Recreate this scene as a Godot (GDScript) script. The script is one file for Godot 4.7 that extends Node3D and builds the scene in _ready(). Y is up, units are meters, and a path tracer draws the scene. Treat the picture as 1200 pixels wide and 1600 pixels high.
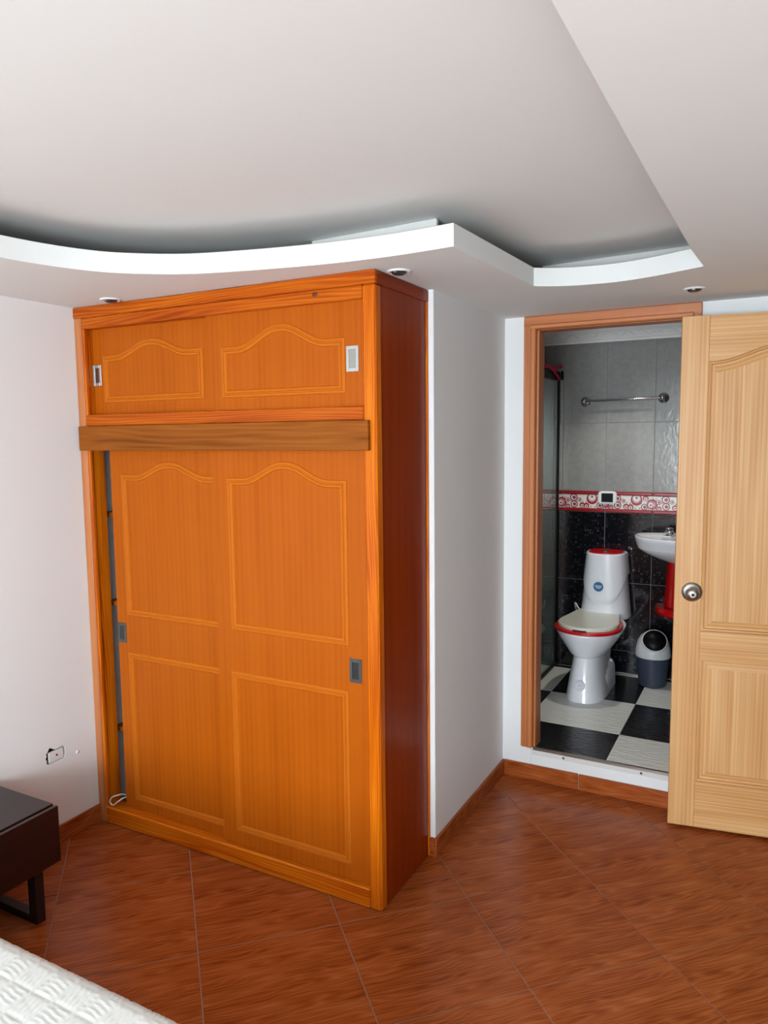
extends Node3D

const H := 2.25          # underside of the dropped ceiling
const WL := -1.439       # left wall
const WR := 1.63         # right wall
const ZD := -1.255       # wall with the bathroom doorway
const ZB := 4.8          # wall with the window, behind the camera
const ZT := -2.62        # tiled back wall of the bathroom
const FB := 0.165        # bathroom floor level
const HB := 2.37         # bathroom ceiling
const FLAT := 4294967295

var M := {}
var used := {}
var rng := RandomNumberGenerator.new()


# ------------------------------------------------------------------ mesh builder
class B:
	var st := SurfaceTool.new()
	var group := 0

	func _init() -> void:
		st.begin(Mesh.PRIMITIVE_TRIANGLES)
		st.set_smooth_group(4294967295)

	func flat() -> void:
		st.set_smooth_group(4294967295)

	func smooth() -> void:
		group += 1
		st.set_smooth_group(group)

	func tri(a: Vector3, b: Vector3, c: Vector3, ua: Vector2, ub: Vector2, uc: Vector2, out: Vector3) -> void:
		var n := (c - a).cross(b - a)
		if n.length_squared() < 1e-20:
			return
		st.set_uv(ua)
		st.add_vertex(a)
		if n.dot(out) < 0.0:
			st.set_uv(uc)
			st.add_vertex(c)
			st.set_uv(ub)
			st.add_vertex(b)
		else:
			st.set_uv(ub)
			st.add_vertex(b)
			st.set_uv(uc)
			st.add_vertex(c)

	func quad(a: Vector3, b: Vector3, c: Vector3, d: Vector3, ua: Vector2, ub: Vector2, uc: Vector2, ud: Vector2, out: Vector3) -> void:
		tri(a, b, c, ua, ub, uc, out)
		tri(a, c, d, ua, uc, ud, out)

	# a box with chamfered edges; u runs across the grain, v along it, in metres
	func box(lo: Vector3, hi: Vector3, bev := 0.0015, grain := 1, off := Vector2.ZERO) -> B:
		var c := (lo + hi) * 0.5
		var h := (hi - lo) * 0.5
		var e: float = minf(bev, minf(h.x, minf(h.y, h.z)) * 0.9)
		var uv := func(p: Vector3, face: int) -> Vector2:
			if face == grain:
				return Vector2(p[(face + 1) % 3], p[(face + 2) % 3]) + off
			return Vector2(p[3 - face - grain], p[grain]) + off
		var pt := func(s: Vector3, face: int) -> Vector3:
			var q := Vector3.ZERO
			for k in 3:
				q[k] = c[k] + s[k] * (h[k] if k == face else h[k] - e)
			return q
		for f in 3:
			var i := (f + 1) % 3
			var j := (f + 2) % 3
			for s in [-1.0, 1.0]:
				var q := []
				for ij in [[-1, -1], [1, -1], [1, 1], [-1, 1]]:
					var v := Vector3.ZERO
					v[f] = s
					v[i] = ij[0]
					v[j] = ij[1]
					q.append(pt.call(v, f))
				var out := Vector3.ZERO
				out[f] = s
				quad(q[0], q[1], q[2], q[3], uv.call(q[0], f), uv.call(q[1], f), uv.call(q[2], f), uv.call(q[3], f), out)
		if e <= 0.0:
			return self
		for f in 3:          # edges run along axis f
			var i := (f + 1) % 3
			var j := (f + 2) % 3
			for a in [-1.0, 1.0]:
				for b in [-1.0, 1.0]:
					var v0 := Vector3.ZERO
					v0[i] = a
					v0[j] = b
					var v1 := v0
					v0[f] = -1.0
					v1[f] = 1.0
					var out := Vector3.ZERO
					out[i] = a
					out[j] = b
					var p0: Vector3 = pt.call(v0, i)
					var p1: Vector3 = pt.call(v1, i)
					var p2: Vector3 = pt.call(v1, j)
					var p3: Vector3 = pt.call(v0, j)
					quad(p0, p1, p2, p3, uv.call(p0, i), uv.call(p1, i), uv.call(p2, i), uv.call(p3, i), out)
		for x in [-1.0, 1.0]:
			for y in [-1.0, 1.0]:
				for z in [-1.0, 1.0]:
					var v := Vector3(x, y, z)
					var p: Vector3 = pt.call(v, 0)
					var q: Vector3 = pt.call(v, 1)
					var r: Vector3 = pt.call(v, 2)
					tri(p, q, r, uv.call(p, 0), uv.call(q, 0), uv.call(r, 0), v)
		return self

	# a polygon with thickness: o + ex*x + ey*y, from 0 to depth along en; the front edge is chamfered
	func prism(poly: PackedVector2Array, o: Vector3, ex: Vector3, ey: Vector3, en: Vector3, depth: float, bev := 0.0, ua := Vector2(1, 0), va := Vector2(0, 1), off := Vector2.ZERO, back := true) -> B:
		var n := poly.size()
		var area := 0.0
		for k in n:
			area += poly[k].cross(poly[(k + 1) % n])
		var s := signf(area)
		var inner := PackedVector2Array()
		for k in n:
			var d0 := (poly[k] - poly[(k + n - 1) % n]).normalized()
			var d1 := (poly[(k + 1) % n] - poly[k]).normalized()
			var n0 := Vector2(-d0.y, d0.x) * s
			var n1 := Vector2(-d1.y, d1.x) * s
			var m := (n0 + n1) / maxf(1.0 + n0.dot(n1), 0.3)
			inner.append(poly[k] + m * bev)
		var at := func(p: Vector2, t: float) -> Vector3:
			return o + ex * p.x + ey * p.y + en * t
		var uv := func(p: Vector2) -> Vector2:
			return Vector2(p.dot(ua), p.dot(va)) + off
		var idx := Geometry2D.triangulate_polygon(inner)
		for k in range(0, idx.size(), 3):
			var a := inner[idx[k]]
			var b := inner[idx[k + 1]]
			var c := inner[idx[k + 2]]
			tri(at.call(a, depth), at.call(b, depth), at.call(c, depth), uv.call(a), uv.call(b), uv.call(c), en)
			if back:
				a = poly[idx[k]]
				b = poly[idx[k + 1]]
				c = poly[idx[k + 2]]
				tri(at.call(a, 0.0), at.call(b, 0.0), at.call(c, 0.0), uv.call(a), uv.call(b), uv.call(c), -en)
		for k in n:
			var p := poly[k]
			var q := poly[(k + 1) % n]
			var d := (q - p).normalized()
			var o2 := Vector2(d.y, -d.x) * s
			var out := ex * o2.x + ey * o2.y
			quad(at.call(p, 0.0), at.call(q, 0.0), at.call(q, depth - bev), at.call(p, depth - bev), uv.call(p), uv.call(q), uv.call(q), uv.call(p), out)
			if bev > 0.0:
				quad(at.call(p, depth - bev), at.call(q, depth - bev), at.call(inner[(k + 1) % n], depth), at.call(inner[k], depth), uv.call(p), uv.call(q), uv.call(inner[(k + 1) % n]), uv.call(inner[k]), out + en)
		return self

	# a moulding: profile (t inward, h up) carried round a closed path in a plane
	func moulding(path: PackedVector2Array, profile: Array, o: Vector3, ex: Vector3, ey: Vector3, en: Vector3) -> B:
		var n := path.size()
		var area := 0.0
		for k in n:
			area += path[k].cross(path[(k + 1) % n])
		var s := signf(area)
		var ms := []
		var runs := [0.0]
		for k in n:
			var d0 := (path[k] - path[(k + n - 1) % n]).normalized()
			var d1 := (path[(k + 1) % n] - path[k]).normalized()
			var n0 := Vector2(-d0.y, d0.x) * s
			var n1 := Vector2(-d1.y, d1.x) * s
			ms.append((n0 + n1) / maxf(1.0 + n0.dot(n1), 0.3))
			runs.append(runs[k] + path[k].distance_to(path[(k + 1) % n]))
		for j in profile.size() - 1:
			var a: Array = profile[j]
			var b: Array = profile[j + 1]
			for k in n:
				var l := (k + 1) % n
				var c := []
				for e in [[k, a], [l, a], [l, b], [k, b]]:
					var p: Vector2 = path[e[0]] + ms[e[0]] * e[1][0]
					c.append(o + ex * p.x + ey * p.y + en * e[1][1])
				var m: Vector2 = ms[k]
				var out: Vector3 = en * (b[0] - a[0]) - (ex * m.x + ey * m.y) * (b[1] - a[1])
				quad(c[0], c[1], c[2], c[3], Vector2(a[0], runs[k]), Vector2(a[0], runs[k + 1]), Vector2(b[0], runs[k + 1]), Vector2(b[0], runs[k]), out)
		return self

	# profile bands [[r, y], ...] turned about an axis; each band is smooth in itself
	func lathe(bands: Array, segs := 32, t := Transform3D.IDENTITY, arc := TAU) -> B:
		for band in bands:
			smooth()
			for k in band.size() - 1:
				var a: Array = band[k]
				var b: Array = band[k + 1]
				for i in segs:
					var w0 := arc * i / segs
					var w1 := arc * (i + 1) / segs
					var d0 := Vector3(cos(w0), 0, sin(w0))
					var d1 := Vector3(cos(w1), 0, sin(w1))
					var up := Vector3.UP
					var dm := (d0 + d1).normalized()
					var out: Vector3 = t.basis * (dm * (b[1] - a[1]) - up * (b[0] - a[0]))
					quad(t * (d0 * a[0] + up * a[1]), t * (d1 * a[0] + up * a[1]), t * (d1 * b[0] + up * b[1]), t * (d0 * b[0] + up * b[1]), Vector2(w0, a[1]), Vector2(w1, a[1]), Vector2(w1, b[1]), Vector2(w0, b[1]), out)
		flat()
		return self

	func tube(pts: Array, r: float, segs := 10, squash := Vector2.ONE) -> B:
		smooth()
		var rings := []
		var up := Vector3(0.13, 0.97, 0.21).normalized()
		for k in pts.size():
			var d: Vector3 = (pts[mini(k + 1, pts.size() - 1)] - pts[maxi(k - 1, 0)]).normalized()
			var sx := d.cross(up).normalized()
			var sy := sx.cross(d).normalized()
			var ring := []
			for i in segs:
				var w := TAU * i / segs
				ring.append(pts[k] + sx * cos(w) * r * squash.x + sy * sin(w) * r * squash.y)
			rings.append(ring)
		for k in pts.size() - 1:
			var mid: Vector3 = (pts[k] + pts[k + 1]) * 0.5
			for i in segs:
				var j := (i + 1) % segs
				var a: Vector3 = rings[k][i]
				var c: Vector3 = rings[k + 1][j]
				quad(a, rings[k][j], c, rings[k + 1][i], Vector2(i, k), Vector2(j, k), Vector2(j, k + 1), Vector2(i, k + 1), (a + c) * 0.5 - mid)
		flat()
		for k in [0, pts.size() - 1]:
			var d: Vector3 = pts[0] - pts[1] if k == 0 else pts[k] - pts[k - 1]
			for i in segs:
				tri(pts[k], rings[k][i], rings[k][(i + 1) % segs], Vector2.ZERO, Vector2(1, 0), Vector2(0, 1), d)
		return self

	# rings of points, each [y, half width, front z, back z, exponent]; joined and capped
	func loft(rings: Array, cx: float, segs := 48, caps := true, breaks := []) -> B:
		smooth()
		var all := []
		for r in rings:
			all.append(ring(r, cx, segs))
		for k in rings.size() - 1:
			if k in breaks:
				smooth()
			var mid := Vector3(cx, (rings[k][0] + rings[k + 1][0]) * 0.5, (rings[k][2] + rings[k][3]) * 0.5)
			var lift: float = rings[k + 1][1] - rings[k][1]
			var dy: float = rings[k + 1][0] - rings[k][0]
			for i in segs:
				var j := (i + 1) % segs
				var a: Vector3 = all[k][i]
				var c: Vector3 = all[k + 1][j]
				var radial := (a + c) * 0.5 - mid
				radial.y = 0
				quad(a, all[k][j], c, all[k + 1][i], Vector2(i, k), Vector2(j, k), Vector2(j, k + 1), Vector2(i, k + 1), radial.normalized() * dy - Vector3.UP * lift)
		flat()
		if caps:
			for k in [0, rings.size() - 1]:
				var mid := Vector3(cx, rings[k][0], (rings[k][2] + rings[k][3]) * 0.5)
				for i in segs:
					tri(mid, all[k][i], all[k][(i + 1) % segs], Vector2.ZERO, Vector2(1, 0), Vector2(0, 1), Vector3.DOWN if k == 0 else Vector3.UP)
		return self

	static func ring(r: Array, cx: float, segs: int) -> Array:
		var out := []
		var zc: float = (r[2] + r[3]) * 0.5 if r.size() < 6 else r[5]
		var p: float = 2.0 / r[4]
		for i in segs:
			var w := TAU * i / segs
			var c := cos(w)
			var s := sin(w)
			var x: float = cx + signf(c) * pow(absf(c), p) * r[1]
			var reach: float = r[2] - zc if s > 0 else zc - r[3]
			var z: float = zc + signf(s) * pow(absf(s), p) * reach
			out.append(Vector3(x, r[0], z))
		return out

	func mesh() -> ArrayMesh:
		st.generate_normals()
		st.index()
		return st.commit()


# ------------------------------------------------------------------ scene helpers
func numbered(n: String) -> String:
	if not used.has(n):
		used[n] = 0
		return n
	used[n] += 1
	return "%s_%03d" % [n, used[n]]


func tag(o: Node3D, label: String, category: String, group := "") -> Node3D:
	o.set_meta("label", label)
	o.set_meta("category", category)
	if group:
		o.set_meta("group", group)
	return o


# things are modelled in room coordinates; their node stands at their base and the parts are set back by it
func thing(called: String, label: String, category: String, base := Vector3.ZERO, turn := 0.0, group := "") -> Node3D:
	var o := Node3D.new()
	o.name = numbered(called)
	add_child(o)
	o.position = base
	o.rotation.y = turn
	return tag(o, label, category, group)


func part(called: String, shape, mat: Material, parent: Node3D, label := "", local := false) -> MeshInstance3D:
	var o := MeshInstance3D.new()
	o.name = called
	o.mesh = shape.mesh() if shape is B else shape
	o.material_override = mat
	o.cast_shadow = GeometryInstance3D.SHADOW_CASTING_SETTING_ON
	parent.add_child(o, true)
	if not local and parent.get_parent() == self and not parent is MeshInstance3D:
		o.position = -parent.position
	if label:
		o.set_meta("label", label)
	return o


func single(called: String, shape: B, mat: Material, label: String, category: String, group := "") -> MeshInstance3D:
	var o := part(numbered(called), shape, mat, self, "", true)
	tag(o, label, category, group)
	return o


func struct(called: String, shape, mat: Material) -> MeshInstance3D:
	var o := part(called, shape, mat, self, "", true)
	o.set_meta("kind", "structure")
	return o


func rect(x0: float, y0: float, x1: float, y1: float) -> PackedVector2Array:
	return PackedVector2Array([Vector2(x0, y0), Vector2(x1, y0), Vector2(x1, y1), Vector2(x0, y1)])


func bx(x0: float, y0: float, z0: float, x1: float, y1: float, z1: float, bev := 0.0015, grain := 1) -> B:
	return B.new().box(Vector3(x0, y0, z0), Vector3(x1, y1, z1), bev, grain, Vector2(rng.randf(), rng.randf()))


# Catmull-Rom through points
func curve(pts: Array, steps := 6) -> PackedVector2Array:
	var out := PackedVector2Array()
	for k in pts.size() - 1:
		var p0: Vector2 = pts[maxi(k - 1, 0)]
		var p1: Vector2 = pts[k]
		var p2: Vector2 = pts[k + 1]
		var p3: Vector2 = pts[mini(k + 2, pts.size() - 1)]
		for i in steps:
			out.append(p1.cubic_interpolate(p2, p0, p3, float(i) / steps))
	out.append(pts[-1])
	return out


func curve3(pts: Array, steps := 6) -> Array:
	var out := []
	for k in pts.size() - 1:
		for i in steps:
			out.append((pts[k] as Vector3).cubic_interpolate(pts[k + 1], pts[maxi(k - 1, 0)], pts[mini(k + 2, pts.size() - 1)], float(i) / steps))
	out.append(pts[-1])
	return out


# ------------------------------------------------------------------ textures and materials
func noise(sd: int, freq: float, oct := 3) -> FastNoiseLite:
	var n := FastNoiseLite.new()
	n.seed = sd
	n.noise_type = FastNoiseLite.TYPE_SIMPLEX_SMOOTH
	n.frequency = freq
	n.fractal_octaves = oct
	return n


# wood: x across the grain, y along it, wrapping at the edges
func wood(sd: int, w: int, h: int, tones: Array, rings: float, warp: float, streak: float, power := 1.6, stretch := 0.12) -> ImageTexture:
	var im := Image.create_empty(w, h, false, Image.FORMAT_RGB8)
	var a := noise(sd, 0.006, 3)
	var f := noise(sd + 7, 0.09, 3)
	var g := noise(sd + 13, 0.012, 2)
	var val := func(x: float, y: float) -> float:
		var n := a.get_noise_2d(x, y * stretch * 2.2)
		var r := x / w * rings + n * warp
		var v := pow(absf(sin(r * PI)), power)
		return v * 0.55 + f.get_noise_2d(x * 1.6, y * stretch * 0.6) * streak + g.get_noise_2d(x, y * 0.2) * 0.45
	var mx := w * 0.86
	var my := h * 0.88
	for y in h:
		for x in w:
			var v: float = val.call(x, y)
			var kx := (x - mx) / (w - mx)
			var ky := (y - my) / (h - my)
			if kx > 0.0:
				v = lerpf(v, val.call(x - w, y), kx)
			if ky > 0.0:
				var v2: float = val.call(x, y - h)
				if kx > 0.0:
					v2 = lerpf(v2, val.call(x - w, y - h), kx)
				v = lerpf(v, v2, ky)
			v = clampf(v * 0.75 + 0.2, 0.0, 1.0) * (tones.size() - 1)
			var i := mini(int(v), tones.size() - 2)
			im.set_pixel(x, y, (tones[i] as Color).lerp(tones[i + 1], v - i))
	return ImageTexture.create_from_image(im)


func mat(color: Color, rough := 0.6, metal := 0.0, tex: Texture2D = null, scale := Vector3.ONE) -> StandardMaterial3D:
	var m := StandardMaterial3D.new()
	m.albedo_color = color
	m.roughness = rough
	m.metallic = metal
	if tex:
		m.albedo_texture = tex
		m.uv1_scale = scale
	return m


func relief(m: StandardMaterial3D, tex: Texture2D, cm: float) -> StandardMaterial3D:
	m.heightmap_enabled = true
	m.heightmap_texture = tex
	m.heightmap_scale = cm
	return m


func rgb(r: int, g: int, b: int) -> Color:
	return Color(r / 255.0, g / 255.0, b / 255.0)


func disc(im: Image, cx: float, cy: float, r: float, col: Color, ry := 0.0) -> void:
	if ry == 0.0:
		ry = r
	for y in range(maxi(0, int(cy - ry)), mini(im.get_height(), int(cy + ry) + 2)):
		for x in range(int(cx - r), int(cx + r) + 2):
			var d := Vector2((x + 0.5 - cx) / r, (y + 0.5 - cy) / ry).length()
			var k := clampf((1.0 - d) * r * 0.8, 0.0, 1.0)
			var xx := posmod(x, im.get_width())
			im.set_pixel(xx, y, im.get_pixel(xx, y).lerp(col, k))


func border_print() -> ImageTexture:
	var im := Image.create_empty(420, 126, false, Image.FORMAT_RGB8)
	im.fill(rgb(222, 218, 212))
	var red := rgb(150, 16, 32)
	var white := rgb(226, 220, 216)
	var pink := rgb(205, 120, 125)
	var grey := rgb(84, 92, 92)
	# [x, y, r, kind]
	var spots := [[70, 38, 52, 0], [205, 74, 46, 1], [318, 30, 36, 2], [322, 92, 34, 2], [140, 100, 30, 2], [258, 56, 24, 2], [398, 100, 26, 3], [18, 104, 27, 3], [150, 22, 26, 3], [262, 112, 22, 3], [372, 50, 20, 2]]
	for s in spots:
		var x: float = s[0]
		var y: float = s[1]
		var r: float = s[2]
		match s[3]:
			0:
				disc(im, x, y, r, red)
				disc(im, x, y - r * 0.14, r * 0.78, pink)
				disc(im, x, y - r * 0.25, r * 0.62, white)
				disc(im, x, y - r * 0.35, r * 0.2, grey)
			1:
				disc(im, x, y, r, red)
				disc(im, x - r * 0.1, y + r * 0.05, r * 0.76, pink)
				disc(im, x - r * 0.2, y + r * 0.1, r * 0.5, white)
				disc(im, x - r * 0.24, y + r * 0.16, r * 0.2, grey)
			2:
				disc(im, x, y, r, red)
				disc(im, x, y, r * 0.74, white)
				disc(im, x + r * 0.1, y, r * 0.46, red)
				disc(im, x + r * 0.1, y, r * 0.26, grey)
			3:
				disc(im, x, y, r, red)
				disc(im, x, y + r * 0.2, r * 0.62, white)
				disc(im, x, y + r * 0.2, r * 0.3, red)
	for s in [[110, 70], [170, 60], [236, 24], [285, 20], [290, 62], [346, 66], [175, 118], [60, 112], [100, 112], [236, 116], [14, 70], [404, 66]]:
		disc(im, s[0], s[1], 6, grey)
	return ImageTexture.create_from_image(im)


func dark_tile_print() -> ImageTexture:
	var im := Image.create_empty(336, 520, false, Image.FORMAT_RGB8)
	im.fill(rgb(14, 14, 18))
	var r := RandomNumberGenerator.new()
	r.seed = 11
	for j in 27:
		for i in 17:
			if r.randf() < 0.42:
				continue
			var k := r.randf_range(0.25, 1.0)
			var c := rgb(14, 14, 18).lerp(rgb(82, 84, 92), k * k)
			var x := i * 19 + 9
			var y := j * 19 + 9
			match r.randi() % 3:
				0:
					disc(im, x, y, 8.0, c)
					disc(im, x, y, 5.2, rgb(14, 14, 18))
					disc(im, x, y, 2.0, c)
				1:
					im.fill_rect(Rect2i(x - 7, y - 7, 15, 15), c)
					im.fill_rect(Rect2i(x - 5, y - 5, 11, 11), rgb(14, 14, 18))
				2:
					disc(im, x, y, r.randf_range(3.0, 6.0), c)
	return ImageTexture.create_from_image(im)


func weave_print() -> ImageTexture:
	var im := Image.create_empty(256, 384, false, Image.FORMAT_RGB8)
	var n := noise(5, 0.02, 3)
	var f := noise(6, 0.25, 2)
	for y in 384:
		for x in 256:
			var v := 0.56 + 0.025 * n.get_noise_2d(x, y) + 0.03 * f.get_noise_2d(x * 0.2, y * 2.0) + 0.03 * f.get_noise_2d(x * 2.0, y * 0.2)
			im.set_pixel(x, y, Color(v * 1.0, v * 0.995, v * 0.975))
	return ImageTexture.create_from_image(im)


func ripple(sd: int, w: int, h: int, fx: float, fy: float) -> ImageTexture:
	var im := Image.create_empty(w, h, false, Image.FORMAT_L8)
	var n := noise(sd, 0.02, 3)
	var val := func(x: float, y: float) -> float:
		return absf(n.get_noise_2d(x * fx, y * fy))
	for y in h:
		for x in w:
			var v: float = val.call(x, y)
			if x > w * 0.85:
				v = lerpf(v, val.call(x - w, y), (x - w * 0.85) / (w * 0.15))
			if y > h * 0.85:
				v = lerpf(v, val.call(x, y - h), (y - h * 0.85) / (h * 0.15))
			im.set_pixel(x, y, Color(v, v, v))
	return ImageTexture.create_from_image(im)


func sticker_print() -> ImageTexture:
	var im := Image.create_empty(96, 96, false, Image.FORMAT_RGB8)
	im.fill(rgb(20, 92, 140))
	var r := RandomNumberGenerator.new()
	r.seed = 4
	for row in [[34, 14, 66, 8], [46, 22, 54, 9], [60, 30, 38, 6]]:
		var x: int = row[1]
		while x < row[1] + row[2]:
			var wd := r.randi_range(4, 8)
			im.fill_rect(Rect2i(x, row[0], wd, row[3]), rgb(214, 226, 234))
			x += wd + 2
	return ImageTexture.create_from_image(im)


func emblem_print() -> ImageTexture:
	var im := Image.create_empty(96, 96, false, Image.FORMAT_RGB8)
	var base := rgb(226, 226, 230)
	var line := rgb(150, 156, 178)
	im.fill(base)
	disc(im, 48, 48, 45, line)
	disc(im, 48, 48, 42, base)
	for p in [[36, 36], [60, 36], [48, 58]]:
		disc(im, p[0], p[1], 17, line)
		disc(im, p[0], p[1], 14, base)
	disc(im, 48, 44, 7, line)
	return ImageTexture.create_from_image(im)


func make_materials() -> void:
	var veneer := wood(3, 420, 420, [rgb(180, 90, 14), rgb(173, 84, 10), rgb(160, 74, 7)], 23.0, 0.8, 0.3, 0.7, 0.03)
	var pine := wood(21, 320, 640, [rgb(222, 128, 20), rgb(208, 108, 12), rgb(184, 82, 8), rgb(150, 58, 4)], 26.0, 3.2, 0.3, 1.4, 0.09)
	var dull := wood(33, 256, 512, [rgb(150, 86, 30), rgb(136, 74, 24), rgb(106, 54, 14)], 9.0, 2.2, 0.4, 1.4, 0.10)
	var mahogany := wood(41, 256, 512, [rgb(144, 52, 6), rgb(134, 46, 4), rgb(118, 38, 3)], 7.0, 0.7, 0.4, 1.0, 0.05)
	var pale := wood(55, 384, 640, [rgb(226, 180, 126), rgb(216, 168, 112), rgb(206, 152, 94), rgb(190, 132, 76)], 19.0, 1.2, 0.55, 0.7, 0.03)
	var trim := wood(61, 256, 512, [rgb(198, 126, 76), rgb(184, 110, 60), rgb(156, 86, 42)], 6.0, 1.0, 0.4, 1.2, 0.06)
	var floor_wood := wood(77, 512, 512, [rgb(176, 98, 52), rgb(162, 84, 38), rgb(146, 70, 28), rgb(124, 55, 20)], 22.0, 3.8, 0.7, 1.1, 0.09)
	M.veneer = mat(Color.WHITE, 0.42, 0, veneer, Vector3(1.6, 0.55, 1))
	M.veneer.metallic_specular = 0.25
	M.bead = mat(rgb(188, 99, 20), 0.4)
	M.bead.metallic_specular = 0.25
	M.pine = mat(Color.WHITE, 0.3, 0, pine, Vector3(3.2, 0.7, 1))
	M.pine.metallic_specular = 0.3
	M.rail = mat(rgb(226, 214, 226), 0.36, 0, pine, Vector3(3.2, 0.7, 1))
	M.rail.metallic_specular = 0.3
	M.knot = mat(rgb(96, 42, 14), 0.5)
	M.cove_shade_sheet = mat(rgb(126, 106, 90), 0.95)  # brown for the added sheet that darkens the ceiling cove
	M.dull = mat(Color.WHITE, 0.5, 0, dull, Vector3(4, 0.8, 1))
	M.dull.metallic_specular = 0.2
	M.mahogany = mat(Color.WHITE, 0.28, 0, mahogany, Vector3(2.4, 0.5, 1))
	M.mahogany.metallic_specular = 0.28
	M.pale = mat(Color.WHITE, 0.42, 0, pale, Vector3(3.0, 0.55, 1))
	M.trim = mat(Color.WHITE, 0.42, 0, trim, Vector3(4, 0.5, 1))
	M.floor_tile = relief(mat(Color.WHITE, 0.26, 0, floor_wood, Vector3(2.2, 1.9, 1)), floor_wood, 0.03)
	M.floor_tile.metallic_specular = 0.33
	M.grout = mat(rgb(160, 116, 92), 0.9)
	M.wall = mat(rgb(229, 231, 231), 0.75)
	M.ceiling = mat(rgb(228, 231, 229), 0.85)
	M.fascia = mat(rgb(240, 240, 238), 0.8)
	M.plaster = mat(rgb(214, 212, 208), 0.95)
	M.batten = mat(rgb(120, 84, 58), 0.8)
	M.dark = mat(rgb(18, 18, 20), 0.5)
	M.black = mat(rgb(10, 10, 12), 0.4)
	M.black.metallic_specular = 0.25
	M.chrome = mat(rgb(205, 205, 208), 0.12, 1.0)
	M.alloy = mat(rgb(190, 190, 188), 0.35, 0.6)
	M.steel = mat(rgb(168, 166, 160), 0.3, 1.0)
	M.pewter = mat(rgb(104, 104, 104), 0.38, 0.8)
	M.lens = mat(rgb(70, 72, 72), 0.2, 0.5)
	M.plastic = mat(rgb(226, 226, 226), 0.4)
	M.cable = mat(rgb(228, 226, 222), 0.5)
	M.espresso = mat(Color.WHITE, 0.35, 0, wood(91, 192, 192, [rgb(44, 18, 16), rgb(36, 12, 11), rgb(28, 8, 8)], 6.0, 1.0, 0.4, 1.2, 0.06), Vector3(3, 1, 1))
	M.iron = mat(rgb(20, 16, 18), 0.4)
	M.fabric = mat(rgb(218, 219, 214), 0.9)
	M.fabric.rim_enabled = true
	M.fabric.rim = 0.2
	M.linen = mat(rgb(196, 190, 182), 0.9)
	var rip := ripple(8, 256, 256, 0.35, 1.7)
	M.bath_white = relief(mat(rgb(232, 232, 224), 0.3, 0, null), rip, 0.25)
	M.bath_white.uv1_scale = Vector3(3, 3, 1)
	M.bath_black = relief(mat(rgb(14, 13, 15), 0.25, 0, null), rip, 0.25)
	M.bath_black.uv1_scale = Vector3(3, 3, 1)
	M.bath_grout = mat(rgb(150, 150, 146), 0.9)
	M.dark_grout = mat(rgb(70, 72, 74), 0.9)
	M.grey_tile = relief(mat(Color.WHITE, 0.14, 0, weave_print(), Vector3(3.45, 2.3, 1)), ripple(9, 128, 128, 1.5, 1.5), 0.04)
	M.dark_tile = mat(Color.WHITE, 0.1, 0, dark_tile_print(), Vector3(1.0, 1.0, 1))
	M.band = mat(Color.WHITE, 0.25, 0, border_print())
	M.red_tile = mat(rgb(150, 10, 22), 0.25)
	M.bath_wall = mat(rgb(164, 164, 160), 0.3)
	M.lamp_glow = mat(rgb(250, 248, 240), 0.5)
	M.lamp_glow.emission_enabled = true
	M.lamp_glow.emission = rgb(255, 248, 236)
	M.lamp_glow.emission_energy_multiplier = 3.0
	M.black_wall = mat(rgb(20, 20, 24), 0.3)
	M.ceramic = mat(rgb(232, 232, 236), 0.1)
	M.ceramic.clearcoat_enabled = true
	M.red_plastic = mat(rgb(196, 12, 22), 0.3)
	M.red_ceramic = mat(rgb(186, 4, 10), 0.2)
	M.lid = mat(rgb(222, 220, 204), 0.25)
	M.navy = mat(rgb(52, 60, 76), 0.4)
	M.bin_white = mat(rgb(196, 196, 196), 0.35)
	M.sticker = mat(Color.WHITE, 0.4, 0, sticker_print())
	M.emblem = mat(Color.WHITE, 0.3, 0, emblem_print())
	M.pink = mat(rgb(190, 16, 66), 0.7)
	M.glass = mat(Color(0.62, 0.72, 0.68, 0.22), 0.03)
	M.glass.transparency = BaseMaterial3D.TRANSPARENCY_ALPHA
	M.pane = mat(Color(0.95, 0.97, 1.0, 0.06), 0.02)
	M.pane.transparency = BaseMaterial3D.TRANSPARENCY_ALPHA
	M.frame_white = mat(rgb(226, 226, 226), 0.5)


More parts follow.
